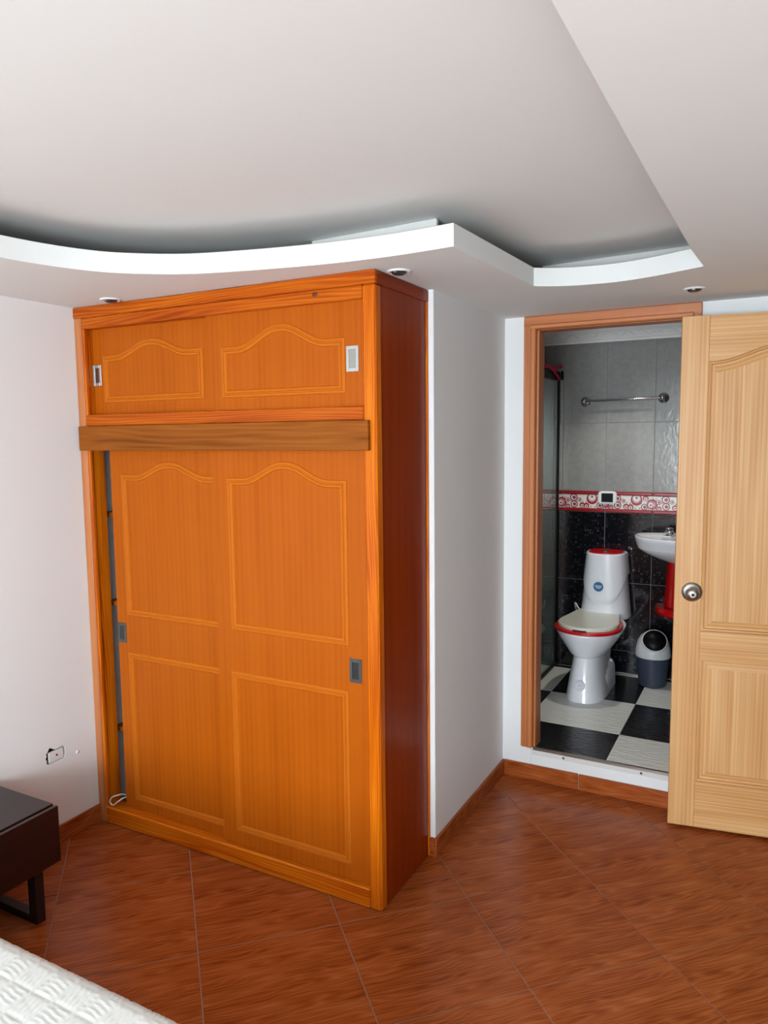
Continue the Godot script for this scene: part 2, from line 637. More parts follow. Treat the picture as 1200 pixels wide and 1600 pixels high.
# ------------------------------------------------------------------ camera and light
func make_view() -> void:
	var cam := Camera3D.new()
	cam.name = "camera"
	cam.transform = Transform3D(Basis(Vector3.UP, deg_to_rad(28.018)) * Basis(Vector3.RIGHT, deg_to_rad(-5.870)) * Basis(Vector3.BACK, deg_to_rad(-0.624)), Vector3(1.194, 1.704, 2.1956))
	cam.fov = rad_to_deg(2.0 * atan(800.0 / 1158.16))
	cam.near = 0.03
	cam.far = 60.0
	add_child(cam)
	cam.current = true

	var sky_mat := ProceduralSkyMaterial.new()
	sky_mat.sky_top_color = rgb(176, 196, 222)
	sky_mat.sky_horizon_color = rgb(222, 228, 236)
	sky_mat.ground_bottom_color = rgb(120, 118, 112)
	sky_mat.ground_horizon_color = rgb(190, 190, 186)
	var sky := Sky.new()
	sky.sky_material = sky_mat
	var env := Environment.new()
	env.background_mode = Environment.BG_SKY
	env.sky = sky
	env.background_energy_multiplier = 1.0
	env.ambient_light_source = Environment.AMBIENT_SOURCE_DISABLED
	env.tonemap_mode = Environment.TONE_MAPPER_LINEAR
	env.tonemap_exposure = 0.65
	env.sdfgi_enabled = true
	env.ssao_enabled = true
	env.ssil_enabled = true
	var we := WorldEnvironment.new()
	we.name = "environment"
	we.environment = env
	add_child(we)

	# daylight entering by the large window behind the camera
	var day := AreaLight3D.new()
	day.name = "window_daylight"
	day.area_size = Vector2(1.5, 1.25)
	day.position = Vector3(0.8, 1.375, ZB - 0.02)
	day.light_color = rgb(230, 242, 250)
	day.light_energy = 34.0
	day.area_range = 12.0
	day.shadow_enabled = true
	add_child(day)


# ------------------------------------------------------------------ the room
func tile_floor(parent: MeshInstance3D) -> void:
	var room := PackedVector2Array([Vector2(WL, ZB), Vector2(WR, ZB), Vector2(WR, ZD), Vector2(0.022, ZD), Vector2(0.022, -0.42), Vector2(WL, -0.42)])
	var d := 0.3435
	var v0 := Vector2(0.2365, -0.228)
	var g := 0.0024
	for i in range(-9, 10):
		for j in range(-9, 10):
			# lattice vectors (d, -d) and (d, d): tiles lie at 45 degrees to the walls
			var c := v0 + Vector2(d, -d) * i + Vector2(d, d) * j + Vector2(d, 0)
			if c.x < WL - 0.5 or c.x > WR + 0.5 or c.y < ZD - 0.5 or c.y > ZB + 0.5:
				continue
			var r := d - g * 1.414
			var diamond := PackedVector2Array([c + Vector2(-r, 0), c + Vector2(0, -r), c + Vector2(r, 0), c + Vector2(0, r)])
			for poly in Geometry2D.intersect_polygons(diamond, room):
				var area := 0.0
				for k in poly.size():
					area += poly[k].cross(poly[(k + 1) % poly.size()])
				if absf(area) < 0.0016:
					continue
				var clean := PackedVector2Array()
				for k in poly.size():
					if poly[k].distance_to(poly[(k + 1) % poly.size()]) > 0.0006:
						clean.append(poly[k])
				var off := Vector2(rng.randf(), rng.randf())
				var b := B.new().prism(clean, Vector3(0, -0.012, 0), Vector3.RIGHT, Vector3.BACK, Vector3.UP, 0.012 + rng.randf_range(-0.0003, 0.0), 0.001, Vector2(0.7071, 0.7071), Vector2(0.7071, -0.7071), off, false)
				part("floor_tile", b, M.floor_tile, parent)


func skirting(called: String, boxes: Array, grain: int) -> void:
	var o: MeshInstance3D = null
	for k in boxes.size():
		var q: Array = boxes[k]
		if k == 0:
			o = struct(called, bx(q[0], 0.0, q[1], q[2], q[4], q[3], 0.0015, grain), M.floor_tile)
		else:
			part("skirting_tile", bx(q[0], 0.0, q[1], q[2], q[4], q[3], 0.0015, grain), M.floor_tile, o)


func make_room() -> void:
	var fl := struct("floor", bx(WL - 0.1, -0.12, ZD - 0.1, WR, -0.0025, ZB + 0.1, 0.0), M.grout)
	tile_floor(fl)

	# left wall with a ragged hole round an old socket
	var hole := [Vector2(0.251, 0.405), Vector2(0.243, 0.412), Vector2(0.236, 0.424), Vector2(0.226, 0.425), Vector2(0.216, 0.415), Vector2(0.20, 0.409), Vector2(0.186, 0.411), Vector2(0.176, 0.413), Vector2(0.166, 0.410), Vector2(0.159, 0.401), Vector2(0.157, 0.380), Vector2(0.160, 0.364), Vector2(0.168, 0.358), Vector2(0.205, 0.357), Vector2(0.238, 0.356), Vector2(0.252, 0.363), Vector2(0.249, 0.374), Vector2(0.254, 0.384), Vector2(0.249, 0.396)]
	# split at z = 0.2055: upper halves of the ring run through points 5..6 and 13
	var right := PackedVector2Array([Vector2(0.205, -0.1), Vector2(0.205, 0.357)])
	for k in range(12, 5, -1):
		right.append(hole[k])
	right.append(Vector2(0.205, 0.410))
	right.append_array([Vector2(0.205, 2.5), Vector2(-0.52, 2.5), Vector2(-0.52, -0.1)])
	var left := PackedVector2Array([Vector2(0.205, -0.1), Vector2(0.205, 0.357)])
	for k in range(14, 19):
		left.append(hole[k])
	for k in range(0, 5):
		left.append(hole[k])
	left.append(Vector2(0.205, 0.410))
	left.append_array([Vector2(0.205, 2.5), Vector2(ZB + 0.1, 2.5), Vector2(ZB + 0.1, -0.1)])
	var wl := B.new()
	for poly in [left, right]:
		wl.prism(poly, Vector3(WL - 0.12, 0, 0), Vector3.BACK, Vector3.UP, Vector3.RIGHT, 0.12)
	struct("wall_left", wl, M.wall)

	# the white wall block behind and beside the wardrobe
	struct("wall_centre", bx(WL - 0.12, -0.1, ZD - 0.1, 0.022, 2.5, -0.42, 0.003), M.wall)
	# the wall with the bathroom doorway, opening x 0.165..0.805, y FB..2.195
	var wd := B.new()
	wd.box(Vector3(0.022, -0.1, ZD - 0.1), Vector3(0.165, 2.5, ZD), 0.0)
	wd.box(Vector3(0.84, -0.1, ZD - 0.1), Vector3(WR, 2.5, ZD), 0.0)
	wd.box(Vector3(0.165, 2.205, ZD - 0.1), Vector3(0.84, 2.5, ZD), 0.0)
	wd.box(Vector3(0.165, -0.1, ZD - 0.1), Vector3(0.84, FB - 0.0065, ZD - 0.006), 0.002)
	wd.box(Vector3(0.165, -0.1, ZD - 0.01), Vector3(0.84, FB - 0.013, ZD), 0.002)
	struct("wall_doorway", wd, M.wall)
	# right wall with the bedroom's own doorway, and a closed corridor beyond it
	var wr := B.new()
	wr.box(Vector3(WR, -0.1, ZD - 0.1), Vector3(WR + 0.1, 2.5, -1.215), 0.0)
	wr.box(Vector3(WR, -0.1, -0.42), Vector3(WR + 0.1, 2.5, ZB + 0.1), 0.0)
	wr.box(Vector3(WR, 2.18, -1.215), Vector3(WR + 0.1, 2.5, -0.42), 0.0)
	struct("wall_right", wr, M.wall)
	var wc := B.new()
	wc.box(Vector3(WR + 1.1, -0.1, -1.6), Vector3(WR + 1.2, 2.5, 0.0), 0.0)
	wc.box(Vector3(WR + 0.1, -0.1, -1.7), Vector3(WR + 1.2, 2.5, -1.6), 0.0)
	wc.box(Vector3(WR + 0.1, -0.1, 0.0), Vector3(WR + 1.2, 2.5, 0.1), 0.0)
	wc.box(Vector3(WR + 0.1, 2.4, -1.6), Vector3(WR + 1.1, 2.5, 0.0), 0.0)
	struct("wall_corridor", wc, M.wall)
	struct("floor_corridor", bx(WR, -0.12, -1.6, WR + 1.1, -0.0005, 0.0, 0.0, 2), M.floor_tile)
	# back wall round the window
	var wb := B.new()
	wb.box(Vector3(WL - 0.12, -0.1, ZB), Vector3(0.05, 2.5, ZB + 0.15), 0.0)
	wb.box(Vector3(1.55, -0.1, ZB), Vector3(WR + 0.1, 2.5, ZB + 0.15), 0.0)
	wb.box(Vector3(0.05, -0.1, ZB), Vector3(1.55, 0.75, ZB + 0.15), 0.0)
	wb.box(Vector3(0.05, 2.0, ZB), Vector3(1.55, 2.5, ZB + 0.15), 0.0)
	struct("wall_back", wb, M.wall)
	var wf := B.new()
	for x in [0.05, 0.775, 1.5]:
		wf.box(Vector3(x, 0.75, ZB + 0.05), Vector3(x + 0.05, 2.0, ZB + 0.1), 0.002)
	wf.box(Vector3(0.1, 0.75, ZB + 0.05), Vector3(1.5, 0.8, ZB + 0.1), 0.002)
	wf.box(Vector3(0.1, 1.95, ZB + 0.05), Vector3(1.5, 2.0, ZB + 0.1), 0.002)
	var win := struct("window_1", wf, M.frame_white)
	for x in [0.1, 0.825]:
		part("pane", bx(x, 0.8, ZB + 0.07, x + 0.675, 1.95, ZB + 0.076, 0.0), M.pane, win)

	# upper ceiling
	struct("ceiling", bx(WL - 0.12, 2.395, ZD - 0.1, WR + 0.1, 2.5, ZB + 0.15, 0.0), M.ceiling)
	# dropped ceiling: a slab round a tray opening with curved edges
	var far_left := curve([Vector2(0.60, -0.640), Vector2(0.507, -0.627), Vector2(0.43, -0.598), Vector2(0.368, -0.557)])
	var left_curve := curve([Vector2(0.336, 0.134), Vector2(0.219, 0.124), Vector2(0.099, 0.120), Vector2(-0.07, 0.130), Vector2(-0.234, 0.156), Vector2(-0.40, 0.193), Vector2(-0.564, 0.242), Vector2(-0.69, 0.316), Vector2(-0.794, 0.414), Vector2(-0.86, 0.55), Vector2(-0.895, 0.708), Vector2(-0.905, 0.90)])
	var near_curve := curve([Vector2(-0.905, 2.0), Vector2(-0.87, 2.25), Vector2(-0.72, 2.42), Vector2(-0.40, 2.55), Vector2(0.0, 2.60), Vector2(0.60, 2.60)])
	var far_right := curve([Vector2(0.952, -0.529), Vector2(0.88, -0.563), Vector2(0.803, -0.599), Vector2(0.72, -0.628), Vector2(0.643, -0.641), Vector2(0.60, -0.640)])
	var lp := PackedVector2Array([Vector2(WL, ZD), Vector2(0.60, ZD)])
	lp.append_array(far_left)
	lp.append_array(left_curve)
	lp.append_array(near_curve)
	lp.append_array([Vector2(0.60, ZB), Vector2(WL, ZB)])
	var rp := PackedVector2Array([Vector2(0.60, ZB), Vector2(0.60, 2.60), Vector2(0.92, 2.60), Vector2(0.918, 1.2), Vector2(0.925, 0.578), Vector2(0.939, -0.265)])
	rp.append_array(far_right)
	rp.append_array([Vector2(0.60, ZD), Vector2(WR, ZD), Vector2(WR, ZB)])
	var slab := B.new()
	for poly in [lp, rp]:
		slab.prism(poly, Vector3(0, H + 0.066, 0), Vector3.RIGHT, Vector3.BACK, Vector3.DOWN, 0.066)
	var sl := struct("ceiling_dropped", slab, M.ceiling)
	# dark brown sheet added on the slab's hidden upper side to deepen cove shade
	var shade_sheet := B.new()
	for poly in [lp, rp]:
		shade_sheet.prism(poly, Vector3(0, H + 0.0662, 0), Vector3.RIGHT, Vector3.BACK, Vector3.UP, 0.0006, 0.0, Vector2(1, 0), Vector2(0, 1), Vector2.ZERO, false)
	part("cove_shade_sheet", shade_sheet, M.cove_shade_sheet, sl)
	# boards and a batten inside the light cove above the slab
	var b1 := struct("trim_1", bx(-0.50, 0.0, -0.014, 0.0, 0.077, 0.0, 0.002, 0), M.plaster)
	b1.position = Vector3(0.20, H + 0.067, -0.05)
	b1.rotation.y = deg_to_rad(-4)
	var b2 := struct("trim_2", bx(-0.75, 0.0, -0.016, 0.0, 0.077, 0.0, 0.002, 0), M.plaster)
	b2.position = Vector3(1.05, H + 0.067, -0.83)
	b2.rotation.y = deg_to_rad(-5)
	var bt := bx(-0.35, 0.0, -0.012, 0.35, 0.05, 0.012, 0.002, 0)
	var bo := struct("trim_3", bt, M.batten)
	bo.position = Vector3(-0.78, H + 0.067, 0.06)
	bo.rotation.y = deg_to_rad(12)

	# skirting of the same tile
	skirting("baseboard_left", [[WL, 0.0, WL + 0.012, 0.47, 0.078], [WL, 0.473, WL + 0.012, 0.95, 0.078]], 2)
	skirting("baseboard_centre", [[0.022, -0.86, 0.034, -0.408, 0.078], [0.022, ZD, 0.034, -0.863, 0.077]], 2)
	skirting("baseboard_doorway", [[0.034, ZD, 0.402, ZD + 0.012, 0.078], [0.405, ZD, 0.86, ZD + 0.012, 0.077], [0.863, ZD, 1.32, ZD + 0.012, 0.077]], 0)
	skirting("baseboard_return", [[0.003, -0.42, 0.022, -0.408, 0.078]], 0)

	# bathroom door frame
	var df := struct("door_1", door_casing(), M.trim)
	part("jamb", bx(0.165, FB, ZD - 0.1, 0.185, 2.19, ZD - 0.012, 0.001, 1), M.trim, df)
	part("jamb", bx(0.820, FB, ZD - 0.1, 0.840, 2.19, ZD - 0.012, 0.001, 1), M.trim, df)
	part("head", bx(0.165, 2.185, ZD - 0.1, 0.840, 2.205, ZD - 0.012, 0.001, 0), M.trim, df)
	var sill := struct("trim_4", bx(0.172, FB - 0.034, ZD, 0.838, FB - 0.012, ZD + 0.006, 0.002, 0), M.plaster)
	part("sill_strip", bx(0.178, FB - 0.012, ZD - 0.011, 0.838, FB + 0.001, ZD + 0.004, 0.001, 0), M.steel, sill)
	for x in [0.33, 0.69]:
		part("screw", B.new().lathe([[[0.006, 0.0], [0.005, 0.003], [0.0, 0.0035]]], 12, Transform3D(Basis(Vector3.RIGHT, PI / 2), Vector3(x, FB - 0.023, ZD + 0.006))), M.pewter, sill)


func door_casing() -> B:
	var b := B.new()
	# outer board and raised inner bead on both sides and the head
	for s in [[0.118, 0.158], [0.848, 0.888]]:
		b.box(Vector3(s[0], FB, ZD), Vector3(s[1], 2.249, ZD + 0.014), 0.003, 1)
	for s in [[0.148, 0.176], [0.830, 0.858]]:
		b.box(Vector3(s[0], FB, ZD - 0.014), Vector3(s[1], 2.205, ZD + 0.020), 0.005, 1, Vector2(0.2, 0.4))
	b.box(Vector3(0.118, 2.200, ZD), Vector3(0.888, 2.249, ZD + 0.015), 0.003, 0, Vector2(0.1, 0.3))
	b.box(Vector3(0.148, 2.188, ZD - 0.014), Vector3(0.858, 2.210, ZD + 0.021), 0.005, 0, Vector2(0.5, 0.3))
	return b


# ------------------------------------------------------------------ wardrobe
const BEAD := [[0.0, 0.0], [0.0025, 0.0045], [0.0095, 0.0055], [0.0125, 0.002], [0.0155, 0.002], [0.0185, 0.0065], [0.0255, 0.0055], [0.029, 0.0]]


func arch_path(x0: float, x1: float, y0: float, yc: float, yh: float) -> PackedVector2Array:
	var p := PackedVector2Array([Vector2(x0, y0), Vector2(x1, y0), Vector2(x1, yc)])
	var n := 32
	for k in range(1, n):
		var s := 1.0 - float(k) / n
		var e := clampf((0.5 - absf(s - 0.5) - 0.14) / 0.34, 0.0, 1.0)
		p.append(Vector2(lerpf(x0, x1, s), yc + (yh - yc) * (0.5 - 0.5 * cos(PI * e))))
	p.append(Vector2(x0, yc))
	return p


func pull(c: Vector3, m: Material, door: Node3D) -> void:
	var w := 0.0245
	var h := 0.0435
	var b := B.new()
	b.box(c + Vector3(-w, -h, 0), c + Vector3(-w + 0.011, h, 0.004), 0.001)
	b.box(c + Vector3(w - 0.011, -h, 0), c + Vector3(w, h, 0.004), 0.001)
	b.box(c + Vector3(-w + 0.011, h - 0.013, 0), c + Vector3(w - 0.011, h, 0.004), 0.001)
	b.box(c + Vector3(-w + 0.011, -h, 0), c + Vector3(w - 0.011, -h + 0.013, 0.004), 0.001)
	part("handle", b, m, door)
	part("handle_recess", bx(c.x - w + 0.011, c.y - h + 0.013, c.z, c.x + w - 0.011, c.y + h - 0.013, c.z + 0.0008, 0.0), M.steel if m == M.alloy else M.lens, door)


func make_wardrobe() -> void:
	var t := thing("wardrobe", "tall orange wooden wardrobe with four sliding doors and arched mouldings", "wardrobe", Vector3(-0.72, 0, -0.21))
	var zl := -0.044
	var zr := -0.018
	# carcass
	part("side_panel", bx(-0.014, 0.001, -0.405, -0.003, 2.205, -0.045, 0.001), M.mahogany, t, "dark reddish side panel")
	part("rear_trim", bx(-0.014, 0.001, -0.419, 0.002, 2.205, -0.405, 0.003), M.pine, t)
	part("cornice", bx(-0.02, 2.205, -0.419, 0.003, 2.248, -0.012, 0.002, 2), M.mahogany, t)
	part("cornice", bx(WL + 0.001, 2.205, -0.012, 0.003, 2.248, 0.004, 0.002, 0), M.rail, t)
	var tr := part("top_rail", bx(-1.398, 2.160, -0.08, -0.05, 2.205, -0.002, 0.003, 0), M.rail, t)
	part("knot", B.new().lathe([[[0.010, 0.0], [0.009, 0.0008], [0.0, 0.0009]]], 18, Transform3D(Basis(Vector3.RIGHT, PI / 2) * Basis.from_scale(Vector3(1.2, 1, 0.8)), Vector3(-0.235, 2.190, -0.002))), M.knot, tr)
	part("post", bx(-0.05, 0.001, -0.045, 0.0, 2.205, 0.0, 0.006), M.pine, t)
	part("jamb", bx(WL + 0.001, 0.001, -0.02, -1.398, 2.205, 0.0, 0.002), M.trim, t)
	part("jamb_strip", bx(-1.398, 0.076, -0.018, -1.385, 2.16, -0.003, 0.002), M.pine, t)
	part("jamb_board", bx(WL + 0.001, 0.001, -0.085, -1.392, 2.16, -0.02, 0.001), M.pine, t)
	part("middle_rail", bx(-1.398, 1.757, -0.075, -0.05, 1.806, -0.001, 0.004, 0), M.rail, t)
	part("valance", bx(-1.424, 1.655, 0.0, -0.022, 1.757, 0.018, 0.002, 0), M.dull, t, "dull brown board across the front")
	part("bottom_rail", bx(-1.398, 0.001, -0.075, -0.05, 0.074, -0.001, 0.004, 0), M.pine, t)
	part("base_board", bx(-1.40, 0.02, -0.405, -0.014, 0.06, -0.075, 0.001, 0), M.mahogany, t)
	part("middle_shelf", bx(WL + 0.001, 1.76, -0.418, -0.014, 1.778, -0.085, 0.001, 0), M.mahogany, t)
	part("top_panel", bx(WL + 0.001, 2.206, -0.418, -0.02, 2.222, -0.02, 0.001, 0), M.mahogany, t)
	for y in [1.36, 0.962, 0.38]:
		part("shelf", bx(WL + 0.001, y, -0.418, -0.9, y + 0.022, -0.11, 0.001, 0), M.dull, t)
	part("divider", bx(-0.918, 0.06, -0.405, -0.9, 1.76, -0.11, 0.001), M.dull, t)
	# doors: [x0, x1, y0, y1, face z, mouldings, pull, metal]
	var doors := [
		[-1.384, -0.700, 1.790, 2.172, zl, [[-1.324, -0.777, 1.854, 2.051, 2.104]], Vector2(-1.362, 1.970), M.alloy],
		[-0.742, -0.051, 1.790, 2.172, zr, [[-0.668, -0.125, 1.851, 2.040, 2.106]], Vector2(-0.098, 1.966), M.alloy],
		[-1.314, -0.690, 0.068, 1.700, zl, [[-1.250, -0.706, 0.950, 1.554, 1.608], [-1.256, -0.706, 0.118, 0.788, 0.788]], Vector2(-1.287, 0.869), M.pewter],
		[-0.732, -0.051, 0.076, 1.700, zr, [[-0.660, -0.128, 0.960, 1.552, 1.614], [-0.668, -0.132, 0.136, 0.796, 0.796]], Vector2(-0.104, 0.874), M.pewter],
	]
	for d in doors:
		var z: float = d[4]
		var o := part("door", bx(d[0], d[2], z - 0.018, d[1], d[3], z, 0.0015), M.veneer, t)
		for m in d[5]:
			var path := arch_path(m[0], m[1], m[2], m[3], m[4]) if m[4] > m[3] else rect(m[0], m[2], m[1], m[3])
			part("moulding", B.new().moulding(path, BEAD, Vector3(0, 0, z), Vector3.RIGHT, Vector3.UP, Vector3.BACK), M.bead, o)
		pull(Vector3(d[6].x, d[6].y, z), d[7], o)
	# a white cable looping out of the gap
	var loop := curve3([Vector3(-1.335, 0.082, -0.10), Vector3(-1.332, 0.122, -0.05), Vector3(-1.340, 0.129, -0.020), Vector3(-1.362, 0.120, -0.008), Vector3(-1.374, 0.098, -0.006), Vector3(-1.360, 0.084, -0.010), Vector3(-1.340, 0.100, -0.022), Vector3(-1.328, 0.108, -0.05), Vector3(-1.328, 0.082, -0.12)], 8)
	single("cable", B.new().tube(loop, 0.0032, 8), M.cable, "white cable loop poking out of the wardrobe's lower corner", "cable")


# ------------------------------------------------------------------ bedroom door (stands open)
func make_bedroom_door() -> void:
	var w := 0.75
	var h := 2.16
	var t := thing("bedroom_door", "open pale wooden panel door with arched panel and round knob", "door", Vector3(0.828, 0.012, -1.091), deg_to_rad(9.2))
	var sw := 0.105
	part("stile", bx(0, 0, -0.036, sw, h, 0, 0.002), M.pale, t, "", true)
	part("stile", bx(w - sw, 0, -0.036, w, h, 0, 0.002), M.pale, t, "", true)
	part("rail", bx(sw, 0, -0.036, w - sw, 0.205, -0.0003, 0.001, 0), M.pale, t, "", true)
	part("rail", bx(sw, 0.748, -0.036, w - sw, 0.862, -0.0003, 0.001, 0), M.pale, t, "", true)
	var top := PackedVector2Array([Vector2(sw, h), Vector2(sw, 1.978)])
	var n := 24
	var arch := PackedVector2Array()
	for k in range(0, n + 1):
		var s := float(k) / n
		var e := 1.0 - absf(s - 0.5) * 2.0
		arch.append(Vector2(lerpf(sw, w - sw, s), 1.978 + 0.062 * (0.5 - 0.5 * cos(PI * clampf((e - 0.06) / 0.94, 0, 1)))))
	for k in range(1, n):
		top.append(arch[k])
	top.append_array([Vector2(w - sw, 1.978), Vector2(w - sw, h)])
	part("rail", B.new().prism(top, Vector3(0, 0, -0.036), Vector3.RIGHT, Vector3.UP, Vector3.BACK, 0.0357, 0.0008, Vector2(0, 1), Vector2(1, 0), Vector2(0.3, 0.6)), M.pale, t, "", true)
	# raised panels: sloped bevel to a flat field
	var bevel := [[0.0, -0.004], [0.006, 0.0015], [0.012, 0.0], [0.014, -0.012], [0.020, -0.012], [0.046, -0.003]]
	var upper := PackedVector2Array([Vector2(sw, 0.862), Vector2(w - sw, 0.862)])
	for k in range(n, -1, -1):
		upper.append(arch[k])
	for path in [upper, rect(sw, 0.205, w - sw, 0.748)]:
		var field := Geometry2D.offset_polygon(path, -0.0455, Geometry2D.JOIN_MITER)
		var o := part("panel", B.new().prism(field[0], Vector3(0, 0, -0.03), Vector3.RIGHT, Vector3.UP, Vector3.BACK, 0.027, 0.0, Vector2(1, 0), Vector2(0, 1), Vector2(rng.randf(), rng.randf())), M.pale, t, "", true)
		part("moulding", B.new().moulding(path, bevel, Vector3.ZERO, Vector3.RIGHT, Vector3.UP, Vector3.BACK), M.pale, o)
	# knob
	var tf := Transform3D(Basis(Vector3.RIGHT, PI / 2), Vector3(0.068, 1.028, 0.0))
	var kn := part("knob", B.new().lathe([[[0.012, 0.004], [0.011, 0.022], [0.016, 0.030], [0.024, 0.036], [0.0275, 0.046], [0.026, 0.056], [0.020, 0.062], [0.012, 0.064]], [[0.012, 0.064], [0.0, 0.0645]]], 40, tf), M.steel, t, "", true)
	part("rose", B.new().lathe([[[0.041, 0.0], [0.0405, 0.003], [0.036, 0.007], [0.026, 0.009]], [[0.026, 0.009], [0.022, 0.012], [0.012, 0.012]]], 40, tf), M.steel, kn)
	part("keyhole", B.new().lathe([[[0.006, 0.0645], [0.0055, 0.0655], [0.0, 0.0655]]], 16, tf), M.dark, kn)


# ------------------------------------------------------------------ small things in the bedroom
func make_spots() -> void:
	var proto: Node3D = null
	var labels := ["recessed ceiling spotlight in front of the wardrobe's left top edge", "recessed ceiling spotlight beside the wardrobe's right top edge", "recessed ceiling spotlight in front of the bathroom door frame"]
	var at := [Vector3(-1.152, H, 0.058), Vector3(0.052, H, -0.075), Vector3(0.886, H, -0.925)]
	for k in 3:
		if k == 0:
			proto = thing("ceiling_spotlight", labels[0], "light", at[0], 0.0, "recessed ceiling spotlights")
			part("ring", B.new().lathe([[[0.041, 0.0], [0.040, -0.004], [0.036, -0.006]], [[0.036, -0.006], [0.028, -0.004], [0.026, -0.001]]], 40), M.plastic, proto, "", true)
			var lamp := part("lamp", B.new().lathe([[[0.027, 0.0], [0.024, -0.008], [0.017, -0.012], [0.0, -0.013]]], 32), M.lens, proto, "", true)
			part("clip", bx(-0.006, -0.010, 0.022, 0.006, -0.002, 0.029, 0.001), M.steel, lamp)
		else:
			var o: Node3D = proto.duplicate()
			o.name = numbered("ceiling_spotlight")
			add_child(o)
			o.position = at[k]
			o.set_meta("label", labels[k])
	# the bathroom's own spotlight, switched on above the toilet
	var lit: Node3D = proto.duplicate()
	lit.name = numbered("ceiling_spotlight")
	add_child(lit)
	lit.position = Vector3(0.33, HB, -2.16)
	lit.set_meta("label", "lit recessed spotlight in the bathroom ceiling above the toilet")
	(lit.get_child(1) as MeshInstance3D).material_override = M.lamp_glow
	var beam := SpotLight3D.new()
	beam.name = "spotlight_beam"
	beam.position = Vector3(0.33, HB - 0.02, -2.16)
	beam.rotation.x = -PI / 2
	beam.spot_angle = 48.0
	beam.spot_angle_attenuation = 0.6
	beam.spot_range = 6.0
	beam.spot_attenuation = 2.0
	beam.light_size = 0.03
	beam.light_color = rgb(255, 252, 244)
	beam.light_energy = 1.2
	beam.shadow_enabled = true
	add_child(beam)


func make_outlet() -> void:
	var t := thing("wall_socket", "old white wall socket in a ragged plaster hole", "socket", Vector3(WL, 0.38, 0.205))
	var b := B.new()
	b.box(Vector3(WL - 0.05, 0.345, 0.150), Vector3(WL - 0.047, 0.432, 0.262), 0.0)
	part("back_box", b, M.dark, t)
	part("plate", bx(WL - 0.012, 0.360, 0.167, WL - 0.0005, 0.4045, 0.237, 0.002), M.plastic, t)
	part("hole", B.new().lathe([[[0.0045, 0.0], [0.0042, 0.0008], [0.0, 0.0009]]], 14, Transform3D(Basis(Vector3.BACK, -PI / 2), Vector3(WL - 0.0005, 0.384, 0.200))), M.dark, t)
	var r := B.new()
	r.box(Vector3(WL - 0.03, 0.3665, 0.2405), Vector3(WL - 0.004, 0.3735, 0.2475), 0.001)
	r.box(Vector3(WL - 0.03, 0.3895, 0.2405), Vector3(WL - 0.004, 0.3965, 0.2475), 0.001)
	part("terminal", r, M.pewter, t)
	# a wall plug close by
	var p := B.new().lathe([[[0.008, 0.0], [0.0075, 0.003], [0.004, 0.0045], [0.0, 0.004]]], 18, Transform3D(Basis(Vector3.BACK, -PI / 2), Vector3(WL, 0.3565, 0.098)))
	single("wall_plug", p, M.plastic, "small white wall plug between the socket and the wardrobe", "plug")


func make_nightstand() -> void:
	var t := thing("nightstand", "low dark brown nightstand with metal sled legs against the wall", "nightstand", Vector3(-1.24, 0, 0.74))
	var z0 := 0.512
	var z1 := 0.962
	var top := 0.400
	part("top", bx(-1.424, top - 0.016, z0 - 0.002, -1.066, top, z1, 0.001, 2), M.espresso, t)
	part("body", bx(-1.424, 0.20, z0 + 0.006, -1.070, top - 0.018, z1 - 0.006, 0.001, 2), M.espresso, t)
	part("drawer_front", bx(-1.052, 0.193, z0, -1.036, top, z1, 0.0015, 2), M.espresso, t)
	part("drawer_side", bx(-1.070, 0.21, z0 + 0.02, -1.052, top - 0.04, z1 - 0.02, 0.0), M.espresso, t)
	for z in [0.577, 0.865]:
		var b := B.new()
		b.box(Vector3(-1.09, 0.0, z), Vector3(-1.05, 0.20, z + 0.036), 0.0015)
		b.box(Vector3(-1.42, 0.0, z), Vector3(-1.38, 0.20, z + 0.036), 0.0015)
		b.box(Vector3(-1.38, 0.0, z), Vector3(-1.09, 0.028, z + 0.036), 0.0015, 0)
		part("leg", b, M.iron, t)


